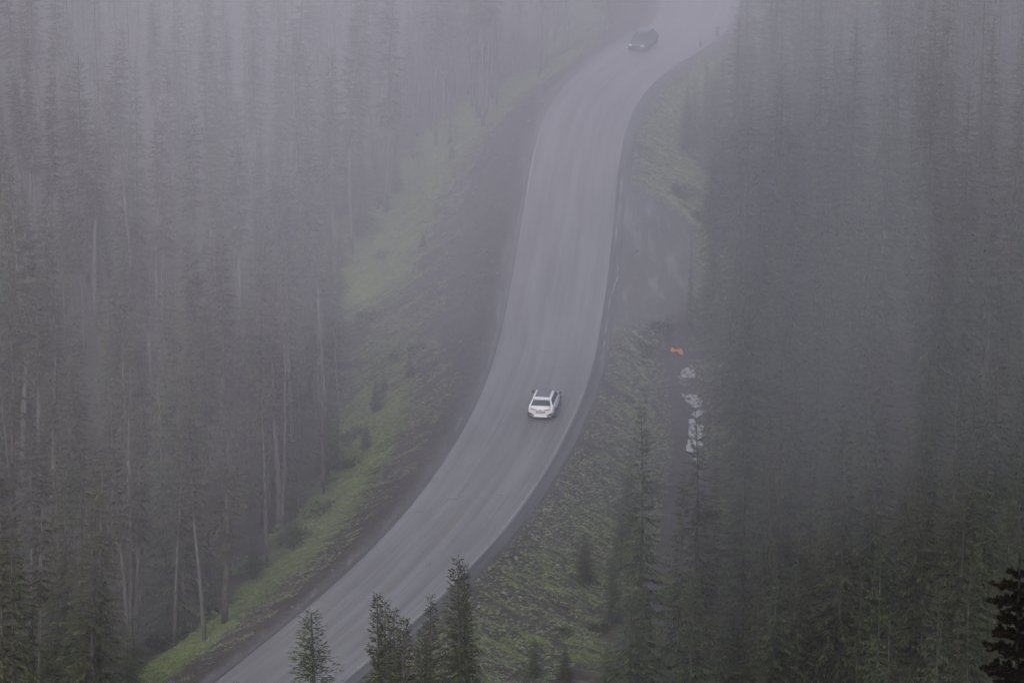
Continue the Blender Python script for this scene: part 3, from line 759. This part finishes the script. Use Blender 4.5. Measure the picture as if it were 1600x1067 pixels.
def boxm(name, x0, x1, y0, y1, z0, z1, m, parent, bev=.0):
    v = [(x0, y0, z0), (x1, y0, z0), (x1, y1, z0), (x0, y1, z0), (x0, y0, z1), (x1, y0, z1), (x1, y1, z1), (x0, y1, z1)]
    o = obj(name, mesh(name, v, [(3, 2, 1, 0), (4, 5, 6, 7), (0, 1, 5, 4), (1, 2, 6, 5), (2, 3, 7, 6), (3, 0, 4, 7)]), m, parent)
    if bev: bm_ = o.modifiers.new('bevel', 'BEVEL'); bm_.width = bev; bm_.segments = 2
    return o
def slab(name, quad, m, parent, t=.012, inset=0.0):
    """a panel with thickness laid on a quad (4 points), lifted outward"""
    q = [Vector(p) for p in quad]; n = (q[1]-q[0]).cross(q[3]-q[0]).normalized(); c = sum(q, Vector())/4
    q = [p+(c-p)*inset for p in q]
    v = [p-n*.02 for p in q]+[p+n*t for p in q]
    o = obj(name, mesh(name, v, [(3, 2, 1, 0), (4, 5, 6, 7), (0, 1, 5, 4), (1, 2, 6, 5), (2, 3, 7, 6), (3, 0, 4, 7)]), m, parent)
    b_ = o.modifiers.new('bevel', 'BEVEL'); b_.width = .015; b_.segments = 2
    return o
def wheel(x, y, r, w_, parent):
    sgn = 1 if x > 0 else -1; n = 24
    def ring(rr, xx): return [(xx, y+math.cos(2*PI*k/n)*rr, r+math.sin(2*PI*k/n)*rr) for k in range(n)]
    def lathe(name, prof, m, par):
        V = []; F_ = []
        for rr, xx in prof: V += ring(rr, xx)
        for i in range(len(prof)-1):
            for k in range(n): a = i*n+k; b_ = i*n+(k+1) % n; F_.append((a, b_, b_+n, a+n))
        F_.append(tuple(range(n))); F_.append(tuple(range((len(prof)-1)*n+n-1, (len(prof)-1)*n-1, -1)))
        return obj(name, mesh(name, V, F_, False), m, par)
    wh = empty('wheel', (0, 0, 0)); wh.parent = parent
    lathe('tyre', [(r*.7, x-sgn*w_), (r*.96, x-sgn*w_), (r, x-sgn*w_*.85), (r, x-sgn*.03), (r*.95, x), (r*.72, x+sgn*.004)], M_TYRE, wh)
    V, F_ = [], []
    for k in range(5):
        a = 2*PI*k/5
        for da, rr in ((-.5, .12), (.5, .12), (.16, .66), (-.16, .66)):
            V.append((x+sgn*.012, y+math.cos(a+da)*rr*r, r+math.sin(a+da)*rr*r))
        F_.append((4*k, 4*k+1, 4*k+2, 4*k+3))
    o = obj('rim', mesh('rim', V, F_), M_RIM, wh); sm_ = o.modifiers.new('solid', 'SOLIDIFY'); sm_.thickness = .02
def loft_body(name, st, m, parent):
    """stations: y, z_sill, w_sill, z_mid, w_mid, z_belt, w_belt, z_top"""
    V, F_ = [], []; R_ = 14
    for (y, zs, ws, zm, wm, zb, wb, zt) in st:
        half = [(0, zs-.04), (ws*.8, zs-.04), (ws, zs+.02), (wm, zm), (wb*.5+wm*.5, zb*.75+zm*.25), (wb, zb), (wb*.55, zt*.7+zb*.3), (0, zt)]
        ring = half+[(-a, b_) for a, b_ in half[-2:0:-1]]
        V += [(a, y, b_) for a, b_ in ring]
    for i in range(len(st)-1):
        for k in range(R_): a = i*R_+k; b_ = i*R_+(k+1) % R_; F_.append((a, a+R_, b_+R_, b_))
    F_.append(tuple(range(R_))); F_.append(tuple(range((len(st)-1)*R_+R_-1, (len(st)-1)*R_-1, -1)))
    o = obj(name, mesh(name, V, F_, True), m, parent); s_ = o.modifiers.new('sub', 'SUBSURF'); s_.levels = 2; s_.render_levels = 2
    return o
def car(name, loc, rz, P):
    t = empty(name, loc, rz); L, w_, H = P['L'], P['W']/2, P['H']; hb = P['belt']; pm_ = P['paint']
    st = [(-L/2, .46, w_*.74, .62, w_*.84, hb-.18, w_*.80, hb-.14), (-L/2+.04, .34, w_*.84, .62, w_*.93, hb-.08, w_*.88, hb-.02), (-L/2+.35, .26, w_*.92, .6, w_*.99, hb, w_*.93, hb+.06),
          (-L*.27, .24, w_*.95, .6, w_*1.0, hb, w_*.94, hb+.06), (0, .23, w_*.94, .6, w_*.985, hb-.01, w_*.93, hb+.04), (L*.2, .24, w_*.95, .6, w_*1.0, hb-.03, w_*.93, hb+.04),
          (L*.36, .25, w_*.93, .58, w_*.98, hb-.08, w_*.86, hb-.02), (L/2-.12, .28, w_*.80, .55, w_*.88, hb-.22, w_*.74, hb-.14), (L/2, .34, w_*.60, .52, w_*.68, hb-.34, w_*.58, hb-.28)]
    loft_body('body', st, pm_, t)
    # cabin: frustum with curved roof
    yb0, yb1, yt0, yt1 = P['cab']; wb, wt = w_*.90, P['roofw']; zb = hb+.02; zt = H-.05
    low = lambda y, s: Vector((s*wb, y, zb)); top = lambda y, s: Vector((s*wt, y, zt))
    ym = (yt0+yt1)/2
    V = [low(yb0, -1), low(yb0, 1), low(yb1, 1), low(yb1, -1), top(yt0, -1), top(yt0, 1), top(yt1, 1), top(yt1, -1), Vector((-wt, ym, zt+.03)), Vector((wt, ym, zt+.03)),
         Vector((0, yt0, zt+.03)), Vector((0, ym, zt+.05)), Vector((0, yt1, zt+.03)), Vector((0, yb0-.05, zb)), Vector((0, yb1+.1, zb))]
    F_ = [(0, 13, 10, 4), (13, 1, 5, 10), (1, 2, 6, 9, 5), (2, 14, 12, 6), (14, 3, 7, 12), (3, 0, 4, 8, 7), (4, 10, 11, 8), (10, 5, 9, 11), (8, 11, 12, 7), (11, 9, 6, 12)]
    o = obj('roof', mesh('roof', V, F_, True), pm_, t); b_ = o.modifiers.new('bevel', 'BEVEL'); b_.width = .07; b_.segments = 3; b_.limit_method = 'ANGLE'
    # windows
    def lerp(a, b__, k): return a+(b__-a)*k
    q = lambda s0, s1, k0, k1, yb_, yt_, dy=0: [lerp(Vector((s0*wb, yb_, zb)), Vector((s0*wt, yt_, zt)), k0), lerp(Vector((s1*wb, yb_, zb)), Vector((s1*wt, yt_, zt)), k0), lerp(Vector((s1*wb, yb_, zb)), Vector((s1*wt, yt_, zt)), k1), lerp(Vector((s0*wb, yb_, zb)), Vector((s0*wt, yt_, zt)), k1)]
    rw = q(-.86, .86, .10, .80, yb0-.02, yt0-.02); slab('rear_window', [p+Vector((0, -.02, .01)) for p in rw], M_GLASS, t, .02)
    fw = q(.92, -.92, .06, .92, yb1+.06, yt1+.03); slab('windscreen', [p+Vector((0, .02, .01)) for p in fw], M_GLASS, t, .02)
    for s in (1, -1):
        ws_ = []
        cuts = [(.06, .36), (.385, .66), (.685, .95)]
        for c0, c1 in cuts:
            lo = lambda c_: Vector((s*wb, yb0+(yb1-yb0)*c_, zb)); hi = lambda c_: Vector((s*wt, yt0+(yt1-yt0)*c_, zt))
            A_, B_, C2, D_ = lerp(lo(c0), hi(c0), .08), lerp(lo(c1), hi(c1), .08), lerp(lo(c1), hi(c1), .84), lerp(lo(c0), hi(c0), .84)
            quad = [A_, B_, C2, D_] if s > 0 else [B_, A_, D_, C2]
            slab('side_window', quad, M_GLASS, t, .014)
        boxm('mirror', *(sorted((s*(w_*.93), s*(w_*1.13)))), yb1-.32, yb1-.12, hb+.02, hb+.19, P.get('mirror', pm_), t, .03)
        boxm('sill_trim', *(sorted((s*w_*.90, s*w_*.985))), -L*.24, L*.24, .20, .34, M_BLACK, t, .02)
        for yy_ in (-L/2+P['rear_oh'], L/2-P['front_oh']):
            n = 20; V2 = [(s*(w_*1.003), yy_, .38)]+[(s*(w_*1.003), yy_+math.cos(2*PI*k/n)*.44, .38+math.sin(2*PI*k/n)*.42) for k in range(n)]
            o = obj('wheel_arch', mesh('wheel_arch', V2, [(0, 1+k, 1+(k+1) % n) for k in range(n)]), M_BLACK, t); m_ = o.modifiers.new('s', 'SOLIDIFY'); m_.thickness = .06; m_.offset = 0
            wheel(s*(w_*1.02), yy_, .37, .26, t)
    if P.get('glass_roof'):
        gq = [Vector((-wt*.82, yt0+.26, zt+.045)), Vector((wt*.82, yt0+.26, zt+.045)), Vector((wt*.80, yt1-.02, zt+.045)), Vector((-wt*.80, yt1-.02, zt+.045))]
        slab('roof_glass', gq, M_GLASS, t, .012)
        slab('spoiler', [Vector((-wt*.98, yt0-.16, zt-.01)), Vector((wt*.98, yt0-.16, zt-.01)), Vector((wt*.98, yt0+.18, zt+.045)), Vector((-wt*.98, yt0+.18, zt+.045))], pm_, t, .03)
    boxm('antenna_fin', -.02, .02, yt0+.1, yt0+.26, zt+.06, zt+.12, pm_, t, .01)
    yr = -L/2
    for s in (1, -1):
        slab('tail_light', [Vector((s*.30-s*.0 if s < 0 else .30, 0, 0)) for _ in range(4)] and
             ([Vector((.28, yr-.005, hb-.20)), Vector((.80, yr+.035, hb-.145)), Vector((.80, yr+.035, hb-.075)), Vector((.28, yr-.005, hb-.155))] if s > 0 else
              [Vector((-.80, yr+.035, hb-.145)), Vector((-.28, yr-.005, hb-.20)), Vector((-.28, yr-.005, hb-.155)), Vector((-.80, yr+.035, hb-.075))]), M_RED, t, .05)
        q2 = [Vector((.46, yr-.03, .44)), Vector((.93, yr+.06, .47)), Vector((.95, yr+.06, .68)), Vector((.66, yr-.02, .56))]
        if s < 0: q2 = [Vector((-p.x, p.y, p.z)) for p in (q2[1], q2[0], q2[3], q2[2])]
        slab('bumper_vent', q2, M_BLACK, t, .03)
    slab('number_plate', [Vector((-.26, yr-.025, hb-.44)), Vector((.26, yr-.025, hb-.44)), Vector((.26, yr-.02, hb-.32)), Vector((-.26, yr-.02, hb-.32))], M_PLATE, t, .02)
    boxm('rear_diffuser', -.70, .70, yr-.03, yr+.3, .20, .27, M_BLACK, t, .02)
    if P.get('badge'):
        n = 14; V2 = [(math.cos(2*PI*k/n)*.045, yr-.04, hb-.20+math.sin(2*PI*k/n)*.045) for k in range(n)]
        o = obj('badge', mesh('badge', V2, [tuple(range(n))]), M_BLACK, t); m_ = o.modifiers.new('s', 'SOLIDIFY'); m_.thickness = .02; m_.offset = 0
        boxm('skid_panel', -.52, .52, yr-.035, yr+.2, .29, .40, pm_, t, .03)
        boxm('plate_recess', -.36, .36, yr-.012, yr+.1, hb-.47, hb-.29, M_GREY, t, .02)
    yf = L/2
    for s in (1, -1):
        q3 = [Vector((.80, yf-.16, hb-.37)), Vector((.42, yf+.01, hb-.40)), Vector((.42, yf+.0, hb-.28)), Vector((.80, yf-.18, hb-.24))]
        if s < 0: q3 = [Vector((-p.x, p.y, p.z)) for p in (q3[1], q3[0], q3[3], q3[2])]
        slab('headlight', q3, M_LAMP, t, .03)
    slab('grille', [Vector((.40, yf+.0, .42)), Vector((-.40, yf+.0, .42)), Vector((-.38, yf-.0, hb-.33)), Vector((.38, yf-.0, hb-.33))], M_BLACK, t, .03)
    slab('lower_intake', [Vector((.58, yf-.02, .28)), Vector((-.58, yf-.02, .28)), Vector((-.62, yf-.02, .38)), Vector((.62, yf-.02, .38))], M_BLACK, t, .02)
    if P.get('rails'):
        for s in (1, -1): boxm('roof_rail', *(sorted((s*wt*.92, s*wt*1.0))), yt0+.15, yt1-.1, zt+.045, zt+.10, M_RIM, t, .015)
    return t
# white car: rear bumper foot seen at (844, 654)
h1 = math.radians(8.0)
x, y = on_plane(844.5, 657, .03); hx, hy = math.sin(h1), math.cos(h1)
t = car('white_car', (x+hx*2.45, y+hy*2.45, .031), -h1, dict(L=4.95, W=2.06, H=1.62, belt=1.07, paint=M_WPAINT, cab=(-2.28, 1.25, -1.80, .35), roofw=.70, rear_oh=.98, front_oh=.92, glass_roof=True, badge=True, mirror=M_BLACK))
tag(t, 'white crossover with dark glass roof driving away on the wet road', 'car')
h2 = math.radians(18)
x, y = on_plane(994, 82, .03)   # front bumper foot
t = car('dark_car', (x+math.sin(h2)*2.35, y+math.cos(h2)*2.35, .031), -h2+PI, dict(L=4.75, W=1.86, H=1.60, belt=.98, paint=M_DPAINT, cab=(-2.0, 1.05, -1.55, .35), roofw=.60, rear_oh=.95, front_oh=.88, rails=True))
tag(t, 'dark car coming round the far bend, half lost in mist', 'car')

# ------------------------------------------------------------------ small things
M_ORANGE = simple('orange_plastic', (.85, .30, .03), .55, noise=.25, nscale=4)
x, y = on_plane(1057, 560, -2.9)
t = empty('orange_scrap', (x, y, gz(x, y)+.05), 0)
def sheet(name, outline, par, off):
    V = [Vector((a*1.25+off[0], .35*math.sin(a*3)+off[1], b_*1.35+off[2]+.05)) for a, b_ in outline]; n = len(V)
    V2 = V+[v+Vector((0, .03, 0)) for v in V]
    F_ = [tuple(range(n)), tuple(range(2*n-1, n-1, -1))]+[(k, (k+1) % n, n+(k+1) % n, n+k) for k in range(n)]
    return obj(name, mesh(name, V2, F_), M_ORANGE, par)
sheet('torn_panel', [(-.42, .42), (-.38, .58), (-.28, .64), (-.16, .50), (-.02, .42), (-.04, .34), (-.14, .28), (-.30, .32)], t, (0, 0, 0))
sheet('torn_panel', [(-.04, .34), (.05, .42), (.30, .40), (.42, .26), (.46, .04), (.36, -.02), (.22, .10), (.10, .24)], t, (0, 0, 0))
tag(t, 'torn orange plastic scrap lying above the puddles on the track', 'plastic scrap')
def post(px, py, h, w_, lab, nm='marker_post', refl=True):
    x, y = on_plane(px, py, 0); z = gz(x, y); t = empty(nm, (x, y, z), -.5)
    boxm('post', -w_/2, w_/2, -w_/2, w_/2, -.2, h, M_BLACK if not refl else M_BARK, t, .02)
    if refl: boxm('reflector', -w_/2+.01, w_/2-.01, -w_/2-.02, -w_/2+.01, h-.28, h-.12, M_GREY, t)
    tag(t, lab, 'post')
post(1094, 75, .75, .22, 'short dark post beside the white line on the far bend')
post(1121, 58, 1.0, .30, 'thicker dark post farther round the misty bend')
# pale stick and a scatter of branches on the pull-out
def stick(pts, r0, lab, m=M_PALE):
    G = []
    for px, py, dz in pts: x, y, z = on_ground(px, py); G.append((x, y, z+dz))
    V, F_ = [], []; tube(V, F_, G, np.linspace(r0, r0*.4, len(G)), 5); tag(obj('fallen_branch', mesh('fallen_branch', V, F_), m), lab, 'branch')
stick([(992,394,.05),(997,393,.10),(1003,394,.05)], .07, 'short pale stick lying on the gravel pull-out')
# stones along the left verge
V, F_ = [], []; r = random.Random(5); k0 = 0
for k in range(300):
    yy_ = r.uniform(320, 500); a = r.uniform(1.0, 7)
    i = int(np.abs(CP[:, 1]-yy_).argmin()); sd2 = -1 if r.random() < .8 else 1
    x = CP[i, 0]+CT[i, 1]*sd2*(HW+a); y = CP[i, 1]-CT[i, 0]*sd2*(HW+a); s = .04+.14*r.random()**2.5
    z = gz(x, y); n0 = len(V)
    for j in range(5): V.append((x+s*math.cos(j*1.256)*r.uniform(.7, 1.3), y+s*math.sin(j*1.256)*r.uniform(.7, 1.3), z-.05))
    for j in range(5): V.append((x+s*.6*math.cos(j*1.256+.3), y+s*.6*math.sin(j*1.256+.3), z+s*.6))
    F_ += [(n0+j, n0+(j+1) % 5, n0+5+(j+1) % 5, n0+5+j) for j in range(5)]+[tuple(n0+5+j for j in range(5))]
tag(obj('stones', mesh('stones', V, F_), simple('stone', (.11, .105, .10), .8, noise=.3, nscale=2)), kind='stuff')

# ---- the fir close to the camera, coloured as a backlit silhouette, lower right
def close_fir(seed, H):
    r = random.Random(seed); TV, TF, V, F_, TP = [], [], [], [], []
    tube(TV, TF, [(0, 0, -.3), (0, 0, H*.5), (.0, 0, H-.3), (0, 0, H)], [.08, .05, .014, .007], 8)
    def tuft(p, d, s, t0):
        sd_ = d.cross(Vector((r.uniform(-1, 1), r.uniform(-1, 1), r.uniform(-1, 1)))).normalized()*s*.30
        n0 = len(V); V.extend([p, p+d*s*.5+sd_, p+d*s, p+d*s*.5-sd_]); F_.append((n0, n0+1, n0+2, n0+3)); TP.extend([t0*.3, t0*.6, t0, t0*.6])
    def twig(p0, d, L, t0, lod):
        n = max(3, int(L/(.0075*lod)))
        for j in range(n):
            p = p0+d*L*j/n; q = Vector((r.gauss(0, 1), r.gauss(0, 1), abs(r.gauss(.5, .8)))).normalized()
            tuft(p, (q+d*.9).normalized(), .072*lod**.5*r.uniform(.7, 1.3), t0*j/n)
    z = .4
    while z < H-.28:
        t = z/H; lod = 1 if z > H-2.2 else 2.2
        nb = 6
        for k in range(nb):
            a = 2*PI*k/nb+r.uniform(-.4, .4)+z*3; L = (.30+(H-z)*.13 if H-z > .36 else .10)*r.uniform(.55, 1.25)
            el = r.uniform(-.1, .25); d = Vector((math.cos(a)*math.cos(el), math.sin(a)*math.cos(el), math.sin(el)))
            p0 = Vector((0, 0, z)); tube(TV, TF, [p0, p0+d*L], [.022, .008], 5)
            twig(p0, d, L, 1, lod)
            m = int(L/.11)
            for j in range(m):
                s = (j+1)/(m+1); sg = 1 if j % 2 else -1
                dd = Vector((math.cos(a+sg*.8), math.sin(a+sg*.8), r.uniform(-.05, .3))).normalized()
                twig(p0+d*L*s, dd, L*.38*(1-s)+.08, .7, lod)
        z += r.uniform(.10, .26)*(1 if lod == 1 else 1.5)
    for k in range(26):
        zz_ = H-.32+k*.012; a = k*2.4
        tuft(Vector((0, 0, zz_)), Vector((math.cos(a), math.sin(a), .9)).normalized(), .035, .5)
    tm = mesh('close_trunk', TV, TF); cm = mesh('close_crown', np.array([tuple(v) for v in V]), np.array(F_))
    at = cm.attributes.new('tip', 'FLOAT', 'POINT'); at.data.foreach_set('value', np.array(TP, np.float32)); print('close', len(F_))
    return tm, cm
M_BACKLIT_BARK = bark_mat('backlit_bark', (.005, .0045, .004), (.010, .008, .007))  # bark blackened, backlit shade put into its colour
M_CLOSE = foliage_mat('backlit_fir_needles', (.002, .0024, .0018), (.0035, .0035, .0025), (.012, .007, .003), .95)  # near-black needle colour stands in for backlit shade
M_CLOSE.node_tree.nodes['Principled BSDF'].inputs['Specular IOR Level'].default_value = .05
r3 = ray(1594, 864); Yc = 60.0; tt = Yc/r3[1]; xc = r3[0]*tt; ztip = CAM_H+r3[2]*tt; zb = gz(xc, Yc)
K = kind(close_fir(3, ztip-zb+.1), ztip-zb+.1, 1, M_BACKLIT_BARK, M_CLOSE)
plant('fir_tree', K, xc, Yc, zb-.1, 1, 'near-black fir top close to the viewer, with stubby dark branches', 'fir tree', rz=.4)

# ------------------------------------------------------------------ air
def volume_mat(name, dens, col, aniso=0.0):
    m = bpy.data.materials.new(name); m.use_nodes = True; nt = m.node_tree; nt.nodes.remove(nt.nodes['Principled BSDF'])
    v = nt.nodes.new('ShaderNodeVolumePrincipled'); v.inputs['Color'].default_value = (*col, 1); v.inputs['Density'].default_value = dens
    v.inputs['Anisotropy'].default_value = aniso
    nt.links.new(v.outputs[0], nt.nodes['Material Output'].inputs['Volume']); return m
zmin = float(Z.min())-1.5; zmax = max(float(Z.max()), CAM_H)+3
v = [(sx, sy, sz) for sz in (zmin, zmax) for sx, sy in ((-1410, -710), (1410, -710), (1410, 2010), (-1410, 2010))]
tag(obj('haze', mesh('haze', v, [(3, 2, 1, 0), (4, 5, 6, 7), (0, 1, 5, 4), (1, 2, 6, 5), (2, 3, 7, 6), (3, 0, 4, 7)]), volume_mat('haze', .00007, (.95, .895, .97))), kind='stuff')
def bank(c, r_, dens, seed=0, amp=.22, col=(.97, .912, 1.0)):
    """a drifting body of mist: a closed, lumpy hull filled with even density"""
    V, F_ = [], []; nu, nv = 56, 28
    for i in range(nv+1):
        th = PI*i/nv
        for k in range(nu):
            ph = 2*PI*k/nu; d = Vector((math.sin(th)*math.cos(ph), math.sin(th)*math.sin(ph), math.cos(th)))
            w_ = 1+amp*(math.sin(2.1*d.x+3*d.z+seed)+math.sin(3.3*d.y-2.2*d.z+seed*1.7)+.7*math.sin(5.1*d.x-1.7*d.y+seed*2.3)+.5*math.sin(7*d.z+4*d.x+seed*.7))*.6
            V.append((c[0]+r_[0]*d.x*w_, c[1]+r_[1]*d.y*w_, min(zmax-.5, c[2]+r_[2]*d.z*w_)))
    for i in range(nv):
        for k in range(nu): a = i*nu+k; b_ = i*nu+(k+1) % nu; F_.append((a, a+nu, b_+nu, b_))
    tag(obj('fog_bank', mesh('fog_bank', V, F_, True), volume_mat('fog', dens, col, .0)), kind='stuff')
# far bank beyond the bend
for k, (sc_, dn) in enumerate([(1.0, .0010), (.8, .0013), (.6, .0016)]):
    bank((8, 606, 12), (130*sc_, 248*sc_, 100*sc_), dn*.98, k, .10)
# mist hanging in the air between the viewer and the road
for k, (sc_, dn) in enumerate([(1.04, .0005), (.86, .0008), (.68, .0012), (.5, .0016), (.34, .0016)]):
    bank((0.5, 252, 81), (26.5*sc_, 100*sc_, 31*sc_), dn, 10+k, .16)
for k, (sc_, dn) in enumerate([(.92, .0014)]):
    bank((-15, 262, 54), (17*sc_, 60*sc_, 15*sc_), dn, 30+k, .2)
    bank((12, 285, 48), (14*sc_, 55*sc_, 13*sc_), dn, 40+k, .2)
for k, sc_ in enumerate((1.2, .9, .6)): bank((6, 345, 24), (52*sc_, 46*sc_, 30*sc_), .0007, 55+k, .25)

print('TRIS', sum(2*len(o.data.polygons) for o in COL.objects if o.type == 'MESH' and o.data.users == 1), 'fir quads', [len(k.cm.polygons) for k in FIRS], [len(k.cm.polygons) for k in NEAR], len(K.cm.polygons))
